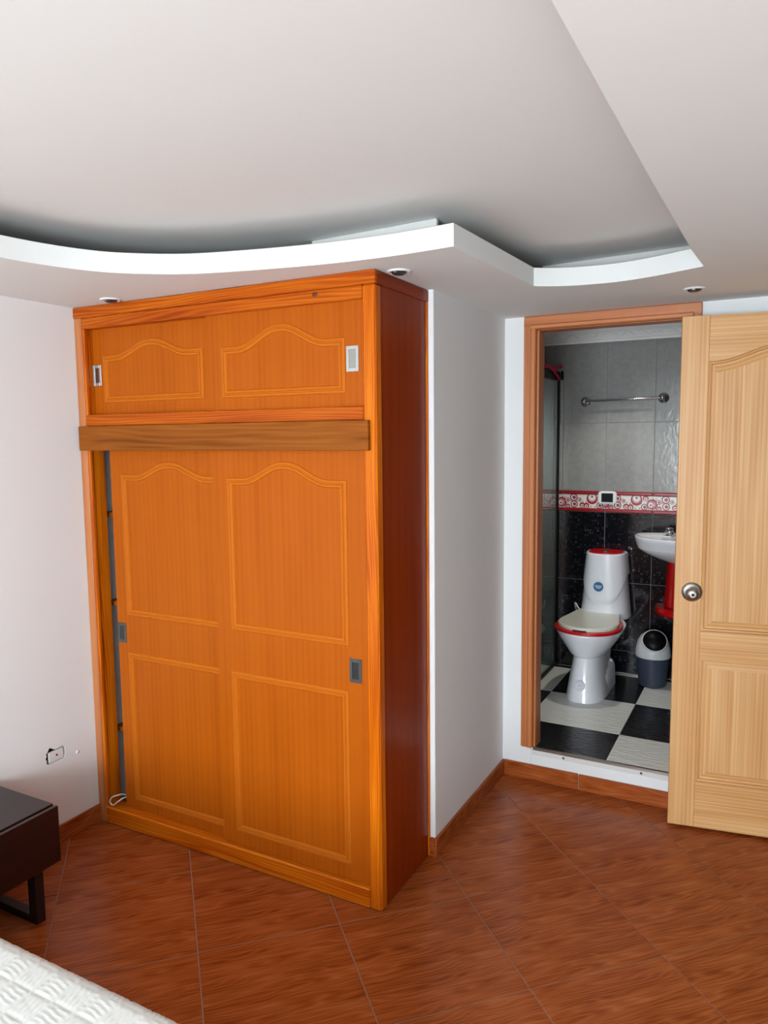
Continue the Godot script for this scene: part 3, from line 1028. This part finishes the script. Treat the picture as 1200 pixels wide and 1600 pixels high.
func make_bed() -> void:
	var t := thing("bed", "bed with a white quilted basket-weave mattress cover", "bed", Vector3(-0.44, 0, 1.85))
	var x0 := -1.42
	var x1 := 0.55
	var z0 := 1.135
	var z1 := 2.52
	var top := 0.508
	part("base", bx(x0, 0.10, z0 + 0.02, x1, 0.27, z1 - 0.02, 0.01), M.linen, t)
	for x in [x0 + 0.1, x1 - 0.14]:
		for z in [z0 + 0.1, z1 - 0.14]:
			part("leg", bx(x, 0.0, z, x + 0.05, 0.10, z + 0.05, 0.003), M.espresso, t)
	var cell := 0.066
	var height := func(x: float, z: float) -> float:
		var cx := x / cell
		var cz := z / cell
		var i := int(floor(cx))
		var j := int(floor(cz))
		var fx := cx - i
		var fz := cz - j
		var across := fx if (i + j) % 2 == 0 else fz
		var along := fz if (i + j) % 2 == 0 else fx
		var v := absf(sin(PI * (5.0 * across + 0.22 * sin(TAU * along + 1.3 * j))))
		var edge := minf(minf(fx, 1.0 - fx), minf(fz, 1.0 - fz))
		return 0.0026 * pow(v, 0.7) * smoothstep(0.0, 0.12, edge)
	# the cover: a grid over the top that rolls over a rounded edge on the side towards the wardrobe
	var b := B.new()
	b.smooth()
	var rows := []          # [z, y, normal y, normal z]
	var r := 0.045
	for k in 5:
		rows.append([z0, 0.28 + (top - r - 0.28) * k / 5.0, 0.0, -1.0])
	for k in 13:
		var a := PI / 2 * k / 12.0
		rows.append([z0 + r - cos(a) * r, top - r + sin(a) * r, sin(a), -cos(a)])
	var z := z0 + r + 0.0045
	while z < 1.80:
		rows.append([z, top, 1.0, 0.0])
		z += 0.0045
	while z < z1:
		rows.append([z, top, 1.0, 0.0])
		z += 0.05
	rows.append([z1, top, 1.0, 0.0])
	rows.append([z1, 0.28, 0.0, 1.0])
	var xs := []
	var x := x0
	while x < x1:
		xs.append(x)
		x += 0.0048 if x > -0.95 and x < 0.40 else 0.02
	xs.append(x1)
	var run := 0.0
	var grid := []
	for k in rows.size():
		var row: Array = rows[k]
		if k > 0:
			run += Vector2(row[0] - rows[k - 1][0], row[1] - rows[k - 1][1]).length()
		var line := PackedVector3Array()
		for xx in xs:
			var q: float = height.call(xx + 8.0 * cell * 2.0, run + 0.02) if row[0] < 1.81 else 0.003
			line.append(Vector3(xx, row[1] + row[2] * q, row[0] + row[3] * q))
		grid.append(line)
	for k in grid.size() - 1:
		var lo: PackedVector3Array = grid[k]
		var hi: PackedVector3Array = grid[k + 1]
		var out := Vector3(0, rows[k][2] + rows[k + 1][2], rows[k][3] + rows[k + 1][3])
		for i in xs.size() - 1:
			b.quad(lo[i], lo[i + 1], hi[i + 1], hi[i], Vector2.ZERO, Vector2.ZERO, Vector2.ZERO, Vector2.ZERO, out)
	b.flat()
	b.box(Vector3(x0, 0.27, z0 + 0.01), Vector3(x1, 0.45, z1 - 0.005), 0.01)
	part("mattress", b, M.fabric, t)


# ------------------------------------------------------------------ bathroom shell
func rect_tile(x0: float, y0: float, x1: float, y1: float, z: float, th: float, u0: float, v0: float, us: float, vs: float) -> B:
	# a tile on the back wall whose print is laid from (x0, y0); us, vs: prints per metre
	var b := B.new()
	var e := 0.001
	b.prism(rect(0, 0, x1 - x0, y1 - y0), Vector3(x0, y0, z - th), Vector3.RIGHT, Vector3.UP, Vector3.BACK, th, e, Vector2(us, 0), Vector2(0, -vs), Vector2(u0, v0), false)
	return b


func make_bathroom() -> void:
	# shell
	var back := struct("wall_bathroom_back", bx(-0.95, 0.0, ZT - 0.11, 1.15, 2.5, ZT - 0.006, 0.0), M.bath_grout)
	var bl := struct("wall_bathroom_left", bx(-1.05, 0.0, ZT - 0.1, -0.95, 2.5, ZD - 0.1, 0.0), M.bath_wall)
	var br := struct("wall_bathroom_right", bx(1.15, 0.0, ZT - 0.1, 1.25, 2.5, ZD - 0.1, 0.0), M.bath_wall)
	var bf := struct("wall_bathroom_front", bx(-0.95, 1.2, ZD - 0.108, 0.16, HB, ZD - 0.1005, 0.0), M.bath_wall)
	part("dado", bx(-0.95, FB, ZT, -0.944, 1.203, ZD - 0.1, 0.0), M.black_wall, bl)
	part("dado", bx(1.144, FB, ZT, 1.15, 1.203, ZD - 0.1, 0.0), M.black_wall, br)
	part("dado", bx(-0.943, FB, ZD - 0.108, 0.16, 1.2, ZD - 0.1005, 0.0), M.black_wall, bf)
	part("dado", bx(0.845, FB, ZD - 0.108, 1.143, 1.2, ZD - 0.1005, 0.0), M.black_wall, bf)
	struct("ceiling_bathroom", bx(-0.95, HB, ZT, 1.15, HB + 0.1, ZD - 0.1, 0.0), M.ceiling)
	var fl := struct("floor_bathroom", bx(-0.95, 0.0, ZT, 1.15, FB - 0.002, ZD - 0.1, 0.0), M.bath_grout)
	# chequered floor tiles
	var s := 0.4855
	var zf := ZD - 0.109
	var area := PackedVector2Array([Vector2(-0.942, ZT + 0.002), Vector2(1.142, ZT + 0.002), Vector2(1.142, zf), Vector2(0.819, zf), Vector2(0.819, ZD - 0.012), Vector2(0.186, ZD - 0.012), Vector2(0.186, zf), Vector2(-0.942, zf)])
	for i in range(-3, 3):
		for j in range(0, 4):
			var x0 := 0.527 + s * i
			var z1 := -1.118 - s * j
			var cut := Geometry2D.intersect_polygons(rect(x0 + 0.001, z1 - s + 0.001, x0 + s - 0.001, z1 - 0.001), area)
			if cut.is_empty():
				continue
			var white := posmod(i + j, 2) == 0
			part("floor_tile", B.new().prism(cut[0], Vector3(0, FB - 0.006, 0), Vector3.RIGHT, Vector3.BACK, Vector3.UP, 0.006, 0.001, Vector2(1, 0), Vector2(0, 1), Vector2(rng.randf(), rng.randf()), false), M.bath_white if white else M.bath_black, fl)
	# wall tiles
	var cols := [-0.948, -0.902, -0.616, -0.330, -0.045, 0.229, 0.518, 0.806, 1.094, 1.148]
	var g := 0.0012
	for i in cols.size() - 1:
		var a: float = cols[i] + g
		var b: float = cols[i + 1] - g
		for row in [[1.337, 1.770], [1.770, 2.30]]:
			part("wall_tile", rect_tile(a, row[0] + g, b, row[1] - g, ZT, 0.006, rng.randf(), rng.randf(), 1, 1), M.grey_tile, back)
		for row in [[FB + 0.004, 0.314], [0.314, 0.757], [0.757, 1.203]]:
			part("wall_tile", rect_tile(a, row[0] + g, b, row[1] - g, ZT, 0.006, rng.randi() % 4 * 0.25, 1.0, 3.5, 2.24), M.dark_tile, back)
		part("border_tile", rect_tile(a, 1.226 + g * 0.5, b, 1.314 - g * 0.5, ZT + 0.001, 0.007, 0.5, 1.0, 3.5, 11.4), M.band, back)
		for row in [[1.203, 1.226], [1.314, 1.337]]:
			var rt := B.new()
			rt.box(Vector3(a, row[0] + g * 0.5, ZT - 0.006), Vector3(b, row[1] - g * 0.5, ZT + 0.006), 0.005, 0)
			part("border_strip", rt, M.red_tile, back)
	# crown moulding with a carved relief
	var crown := PackedVector2Array([Vector2(0, 0), Vector2(0.006, 0), Vector2(0.008, 0.014), Vector2(0.016, 0.018), Vector2(0.02, 0.028), Vector2(0.034, 0.05), Vector2(0.052, 0.066), Vector2(0.058, 0.078), Vector2(0.07, 0.082), Vector2(0.07, 0.098), Vector2(0, 0.098)])
	var cm := struct("trim_5", B.new().prism(crown, Vector3(-0.948, 2.271, ZT + 0.0005), Vector3.BACK, Vector3.UP, Vector3.RIGHT, 2.096), M.fascia)
	for k in 12:
		var sw := B.new()
		var pts := []
		for i in 25:
			var u := i / 24.0 * 2.0 - 1.0
			pts.append(Vector3(-0.86 + k * 0.17 + u * 0.066, 2.312 + 0.012 * sin(u * PI * 1.5), ZT + 0.034 + 0.008 * sin(u * PI * 1.5)))
		sw.tube(pts, 0.005, 6)
		part("scroll", sw, M.fascia, cm)


func make_shower() -> void:
	var t := thing("shower_screen", "glass shower screen with black rail beside the bathroom door", "shower screen", Vector3(-0.08, FB, -2.0))
	part("glass_panel", bx(-0.084, FB + 0.02, ZT + 0.012, -0.076, 2.05, ZD - 0.12, 0.0), M.glass, t)
	part("rail", bx(-0.095, 2.045, ZT + 0.008, -0.065, 2.098, ZD - 0.102, 0.003), M.black, t)
	part("wall_profile", bx(-0.092, FB, ZT + 0.007, -0.068, 2.045, ZT + 0.02, 0.001), M.black, t)
	part("floor_channel", bx(-0.092, FB, ZT + 0.02, -0.068, FB + 0.02, ZD - 0.12, 0.002), M.black, t)
	part("bracket", bx(-0.06, 2.05, ZT + 0.007, -0.045, 2.105, ZT + 0.02, 0.002), M.black, t)
	# pink strap thrown over the rail
	var s := thing("pink_strap", "pink strap hanging over the black shower rail", "strap", Vector3(-0.055, 2.1, -2.4))
	part("strap_end", B.new().tube(curve3([Vector3(-0.055, 2.104, -2.19), Vector3(-0.055, 2.116, -2.28), Vector3(-0.055, 2.104, -2.36), Vector3(-0.055, 2.108, -2.45), Vector3(-0.055, 2.125, -2.53), Vector3(-0.055, 2.132, -2.59)], 6), 0.010, 8, Vector2(0.6, 1.2)), M.pink, s)
	part("strap_end", B.new().tube(curve3([Vector3(-0.055, 2.106, -2.37), Vector3(-0.055, 2.085, -2.43), Vector3(-0.055, 2.066, -2.50), Vector3(-0.055, 2.05, -2.545)], 6), 0.009, 8, Vector2(0.6, 1.2)), M.pink, s)
	# roller of the sliding screen and a knob on the glass
	var rl := thing("screen_roller", "shiny clear roller standing on the shower rail", "roller", Vector3(-0.08, 2.098, -2.14))
	part("wheel", B.new().lathe([[[0.0, -0.008], [0.022, -0.008], [0.026, -0.005], [0.026, 0.005], [0.022, 0.008], [0.0, 0.008]]], 24, Transform3D(Basis(Vector3.BACK, PI / 2), Vector3(-0.07, 2.126, -2.14))), M.chrome, rl)
	part("hub", B.new().lathe([[[0.0, -0.012], [0.009, -0.012], [0.009, 0.014], [0.0, 0.016]]], 16, Transform3D(Basis(Vector3.BACK, -PI / 2), Vector3(-0.07, 2.126, -2.14))), M.chrome, rl)
	var kb := B.new().lathe([[[0.010, 0.0], [0.008, 0.014], [0.016, 0.022], [0.016, 0.030], [0.0, 0.032]]], 20, Transform3D(Basis(Vector3.BACK, -PI / 2), Vector3(-0.076, 1.975, -2.13)))
	part("pull_knob", kb, M.chrome, t)
	# shower valve and hose behind the glass
	var v := thing("shower_valve", "chrome valve with pale hose behind the shower glass", "valve", Vector3(-0.19, 0.40, ZT))
	part("body", B.new().lathe([[[0.036, 0.0], [0.034, 0.008], [0.020, 0.012], [0.018, 0.04], [0.024, 0.045], [0.022, 0.065], [0.0, 0.068]]], 24, Transform3D(Basis(Vector3.RIGHT, PI / 2), Vector3(-0.185, 0.40, ZT))), M.plastic, v)
	part("hose", B.new().tube(curve3([Vector3(-0.19, 0.43, ZT + 0.03), Vector3(-0.20, 0.48, ZT + 0.05), Vector3(-0.185, 0.53, ZT + 0.05), Vector3(-0.155, 0.56, ZT + 0.03), Vector3(-0.15, 0.60, ZT + 0.012)], 8), 0.007, 8), M.plastic, v)


func make_toilet() -> void:
	var cx := 0.240
	var t := thing("toilet", "white toilet with red seat ring and cream lid", "toilet", Vector3(cx, FB, -2.3))
	var bowl := [
		[FB, 0.116, -1.962, -2.44, 2.6], [FB + 0.012, 0.114, -1.966, -2.44, 2.6], [0.25, 0.103, -1.982, -2.42, 2.6], [0.33, 0.092, -2.000, -2.41, 2.5],
		[0.408, 0.082, -2.030, -2.40, 2.4], [0.410, 0.090, -2.022, -2.40, 2.3], [0.428, 0.114, -2.008, -2.42, 2.2], [0.47, 0.142, -1.984, -2.46, 2.2],
		[0.53, 0.181, -1.945, -2.50, 2.2], [0.555, 0.193, -1.934, -2.51, 2.2], [0.563, 0.195, -1.934, -2.51, 2.2], [0.566, 0.192, -1.938, -2.51, 2.2]]
	part("bowl", B.new().loft(bowl, cx, 56, true, [4]), M.ceramic, t)
	# low foot running back from the pedestal
	part("foot", B.new().loft([[FB, 0.116, -2.08, -2.54, 3.0], [0.27, 0.112, -2.10, -2.53, 3.0], [0.30, 0.10, -2.12, -2.52, 3.0], [0.31, 0.07, -2.15, -2.5, 3.0]], cx, 40), M.ceramic, t)
	part("trapway", B.new().loft([[0.30, 0.075, -2.2, -2.56, 2.4], [0.44, 0.085, -2.2, -2.57, 2.4], [0.556, 0.12, -2.2, -2.58, 2.6]], cx, 40), M.ceramic, t)
	# seat ring and lid
	var zc := -2.14
	part("seat", B.new().loft([[0.566, 0.188, -1.942, -2.46, 2.2, zc], [0.570, 0.192, -1.938, -2.46, 2.2, zc], [0.578, 0.190, -1.94, -2.46, 2.2, zc], [0.582, 0.184, -1.946, -2.455, 2.2, zc]], cx, 56), M.red_plastic, t, "red seat ring")
	# lid outline: round in front, tapering straight to the hinge
	var lid := PackedVector2Array()
	for k in 41:
		var a := PI * k / 40.0
		lid.append(Vector2(cx + cos(a) * 0.172, -2.145 + sin(a) * 0.178))
	lid.append_array([Vector2(cx - 0.168, -2.20), Vector2(cx - 0.150, -2.30), Vector2(cx - 0.128, -2.46), Vector2(cx + 0.128, -2.46), Vector2(cx + 0.150, -2.30), Vector2(cx + 0.168, -2.20)])
	var lb := B.new()
	lb.prism(lid, Vector3(0, 0.583, 0), Vector3.RIGHT, Vector3.BACK, Vector3.UP, 0.020, 0.006)
	var lo := part("lid", lb, M.lid, t, "cream lid")
	for x in [-0.07, 0.07]:
		part("hinge", B.new().tube([Vector3(cx + x - 0.018, 0.588, -2.465), Vector3(cx + x + 0.018, 0.588, -2.465)], 0.010, 12), M.lid, lo)
	part("lid_bumper", bx(cx - 0.05, 0.5835, -1.972, cx + 0.03, 0.589, -1.964, 0.001), M.dark, lo)
	# tank, flat at the wall and round in front
	var tc := 0.262
	var sec := func(y: float) -> Array:
		var k := (y - 0.56) / 0.40
		return [y, lerpf(0.152, 0.112, clampf(k, 0, 1)), lerpf(-2.385, -2.405, k), ZT + 0.004, 2.7, -2.56]
	var rings := []
	for k in 9:
		rings.append(sec.call(0.56 + 0.395 * k / 8.0))
	var tank := part("tank", B.new().loft(rings, tc, 56), M.ceramic, t)
	# raised shield on the tank front with a U-shaped lower edge
	var cov := B.new()
	cov.smooth()
	var nu := 36
	var nv := 14
	var shield := func(i: int, j: int) -> Vector3:
		var a := -0.06 + (PI + 0.12) * i / nu
		var u := absf(cos(a))
		var low := 0.655 + 0.165 * pow(u, 2.6) / 1.0
		var y := lerpf(low, 0.956, float(j) / nv)
		var q: Array = sec.call(y)
		var lift := 0.009 if j > 0 else 0.0
		var p := 2.0 / 2.7
		var c := cos(a)
		var s := sin(a)
		return Vector3(tc + signf(c) * pow(absf(c), p) * (q[1] + lift), y, -2.56 + signf(s) * pow(absf(s), p) * (q[2] + 2.56 + lift))
	for i in nu:
		for j in nv:
			var p0: Vector3 = shield.call(i, j)
			var p2: Vector3 = shield.call(i + 1, j + 1)
			cov.quad(p0, shield.call(i + 1, j), p2, shield.call(i, j + 1), Vector2.ZERO, Vector2.ZERO, Vector2.ZERO, Vector2.ZERO, (p0 + p2) * 0.5 - Vector3(tc, p0.y, -2.6))
	part("tank_shield", cov, M.ceramic, tank)
	part("tank_rim", B.new().loft([[0.954, 0.121, -2.397, ZT + 0.006, 2.7, -2.56], [0.962, 0.121, -2.397, ZT + 0.006, 2.7, -2.56], [0.966, 0.115, -2.403, ZT + 0.008, 2.7, -2.56]], tc, 56), M.ceramic, tank)
	part("tank_cap", B.new().loft([[0.964, 0.106, -2.412, ZT + 0.012, 2.4, -2.54], [0.969, 0.106, -2.412, ZT + 0.012, 2.4, -2.54], [0.971, 0.102, -2.416, ZT + 0.014, 2.4, -2.54]], tc, 48), M.red_plastic, tank, "red tank cap")
	part("flush_button", B.new().lathe([[[0.026, 0.0], [0.025, 0.004], [0.0, 0.005]]], 24, Transform3D(Basis.IDENTITY, Vector3(tc, 0.971, -2.50))), M.pewter, tank)
	# blue round sticker and the maker's emblem
	part("sticker", badge(Vector3(tc - 0.016, 0.766, -2.381), 0.030), M.sticker, tank, "round blue sticker")
	part("emblem", badge(Vector3(cx - 0.004, 0.262, -1.976), 0.030, 0.10), M.emblem, t, "round pale printed emblem")
	# water hose behind the bowl
	part("hose", B.new().tube(curve3([Vector3(0.16, 0.60, -2.50), Vector3(0.11, 0.585, -2.50), Vector3(0.075, 0.615, -2.53), Vector3(0.06, 0.60, -2.57), Vector3(0.065, 0.55, -2.60)], 8), 0.005, 8), M.plastic, t)


func badge(c: Vector3, r: float, lean := 0.0) -> B:
	# a thin printed disc facing the room
	var b := B.new()
	var poly := PackedVector2Array()
	for k in 28:
		poly.append(Vector2(cos(TAU * k / 28.0), sin(TAU * k / 28.0)) * r)
	var up := Vector3(0, cos(lean), -sin(lean))
	b.prism(poly, c, Vector3.RIGHT, up, Vector3.RIGHT.cross(up), 0.0015, 0.0004, Vector2(0.5 / r, 0), Vector2(0, -0.5 / r), Vector2(0.5, 0.5))
	return b


func make_sink() -> void:
	var cx := 0.727
	var t := thing("sink", "white wall basin on a red half pedestal", "sink", Vector3(cx, 0.6, ZT))
	var outer := [[0.930, 0.10, -2.44, ZT + 0.002, 2.6, -2.56], [0.955, 0.165, -2.37, ZT + 0.002, 2.4, -2.54], [0.985, 0.225, -2.31, ZT + 0.002, 2.3, -2.52], [1.015, 0.266, -2.272, ZT + 0.002, 2.3, -2.50], [1.022, 0.270, -2.268, ZT + 0.002, 2.3, -2.50], [1.06, 0.283, -2.250, ZT + 0.002, 2.3, -2.50], [1.085, 0.288, -2.243, ZT + 0.002, 2.3, -2.50], [1.092, 0.284, -2.247, ZT + 0.002, 2.3, -2.50], [1.093, 0.272, -2.259, ZT + 0.012, 2.3, -2.50], [1.080, 0.262, -2.268, -2.53, 2.2, -2.45], [1.03, 0.22, -2.30, -2.51, 2.2, -2.44], [0.985, 0.12, -2.36, -2.47, 2.0, -2.42]]
	var b := B.new()
	b.smooth()
	b.loft(outer, cx, 56, true, [4])
	part("basin", b, M.ceramic, t)
	part("deck", bx(cx - 0.14, 1.03, ZT + 0.003, cx + 0.14, 1.086, -2.500, 0.006), M.ceramic, t)
	part("pedestal", B.new().loft([[0.640, 0.118, -2.455, ZT + 0.002, 2.2, -2.60], [0.70, 0.112, -2.462, ZT + 0.002, 2.2, -2.60], [0.85, 0.104, -2.47, ZT + 0.002, 2.2, -2.60], [0.925, 0.100, -2.475, ZT + 0.002, 2.2, -2.60], [0.931, 0.100, -2.475, ZT + 0.002, 2.2, -2.60]], cx - 0.01, 40), M.red_ceramic, t, "red half pedestal")
	part("flange", B.new().loft([[0.608, 0.145, -2.40, ZT + 0.002, 2.2, -2.58], [0.613, 0.150, -2.394, ZT + 0.002, 2.2, -2.58], [0.646, 0.152, -2.392, ZT + 0.002, 2.2, -2.58], [0.654, 0.146, -2.40, ZT + 0.002, 2.2, -2.58]], cx - 0.02, 40), M.red_ceramic, t)
	var f := thing("faucet", "round chrome tap on the white basin", "tap", Vector3(0.630, 1.094, -2.53))
	part("body", B.new().lathe([[[0.024, 0.0], [0.024, 0.006], [0.018, 0.012], [0.017, 0.02]]], 24, Transform3D(Basis.IDENTITY, Vector3(0.630, 1.080, -2.530))), M.chrome, f)
	part("knob", B.new().lathe([[[0.0, 0.0], [0.012, 0.002], [0.024, 0.010], [0.0275, 0.020]], [[0.0275, 0.020], [0.0265, 0.024], [0.0275, 0.028]], [[0.0275, 0.028], [0.024, 0.040], [0.012, 0.047], [0.0, 0.048]]], 28, Transform3D(Basis.IDENTITY, Vector3(0.630, 1.088, -2.530))), M.chrome, f)
	part("spout", B.new().tube(curve3([Vector3(0.632, 1.098, -2.530), Vector3(0.65, 1.102, -2.49), Vector3(0.66, 1.096, -2.455)], 6), 0.009, 12), M.chrome, f)


func make_bin() -> void:
	var c := Vector3(0.562, FB, -2.472)
	var t := thing("waste_bin", "round navy waste bin with grey dome and black flap", "waste bin", c)
	var tf := Transform3D(Basis.IDENTITY, c)
	part("body", B.new().lathe([[[0.0, 0.001], [0.072, 0.001], [0.078, 0.006]], [[0.078, 0.006], [0.090, 0.10], [0.0995, 0.195]], [[0.0995, 0.195], [0.096, 0.197], [0.0, 0.197]]], 44, tf), M.navy, t)
	part("dome", B.new().lathe([[[0.1025, 0.185], [0.1035, 0.20], [0.100, 0.235], [0.090, 0.275], [0.072, 0.308], [0.045, 0.328], [0.02, 0.335], [0.0, 0.336]]], 44, tf), M.bin_white, t)
	# oval swing flap set into the dome, tilted towards the door
	var ft := Transform3D(Basis(Vector3.UP, 0.2) * Basis(Vector3.RIGHT, deg_to_rad(50)), c + Vector3(0.008, 0.262, 0.020))
	part("flap", B.new().lathe([[[0.068, 0.040], [0.068, 0.050]], [[0.068, 0.050], [0.064, 0.058], [0.050, 0.069], [0.028, 0.077], [0.0, 0.080]]], 40, ft), M.black, t)
	part("flap_rim", B.new().lathe([[[0.074, 0.034], [0.074, 0.048], [0.071, 0.052], [0.066, 0.050]]], 40, ft), M.bin_white, t)


func make_bath_fittings() -> void:
	var t := thing("towel_bar", "chrome towel bar on the grey tiled wall", "towel bar", Vector3(0.33, 1.91, ZT))
	part("bar", B.new().tube([Vector3(0.105, 1.905, ZT + 0.06), Vector3(0.558, 1.914, ZT + 0.06)], 0.0065, 14), M.chrome, t)
	for p in [Vector3(0.098, 1.905, ZT), Vector3(0.565, 1.914, ZT)]:
		part("mount", B.new().lathe([[[0.033, 0.0], [0.033, 0.004], [0.028, 0.010], [0.016, 0.014]], [[0.016, 0.014], [0.012, 0.03], [0.014, 0.048], [0.015, 0.066], [0.011, 0.073], [0.0, 0.074]]], 32, Transform3D(Basis(Vector3.RIGHT, PI / 2), p)), M.chrome, t)
	var s := thing("light_switch", "white switch plate with black rocker on the red border", "switch", Vector3(0.244, 1.3, ZT))
	var plate := PackedVector2Array()
	for k in 40:
		var a := TAU * k / 40.0
		plate.append(Vector2(0.244 + signf(cos(a)) * pow(absf(cos(a)), 0.4) * 0.058, 1.298 + signf(sin(a)) * pow(absf(sin(a)), 0.4) * 0.041))
	part("plate", B.new().prism(plate, Vector3(0, 0, ZT + 0.006), Vector3.RIGHT, Vector3.UP, Vector3.BACK, 0.009, 0.004), M.plastic, s)
	part("rocker", bx(0.208, 1.270, ZT + 0.015, 0.280, 1.326, ZT + 0.018, 0.001), M.black, s)


func _ready() -> void:
	rng.seed = 2024
	make_view()
	make_materials()
	make_room()
	make_bathroom()
	make_wardrobe()
	make_bedroom_door()
	make_bed()
	make_nightstand()
	make_shower()
	make_toilet()
	make_sink()
	make_bin()
	make_bath_fittings()
	make_spots()
	make_outlet()
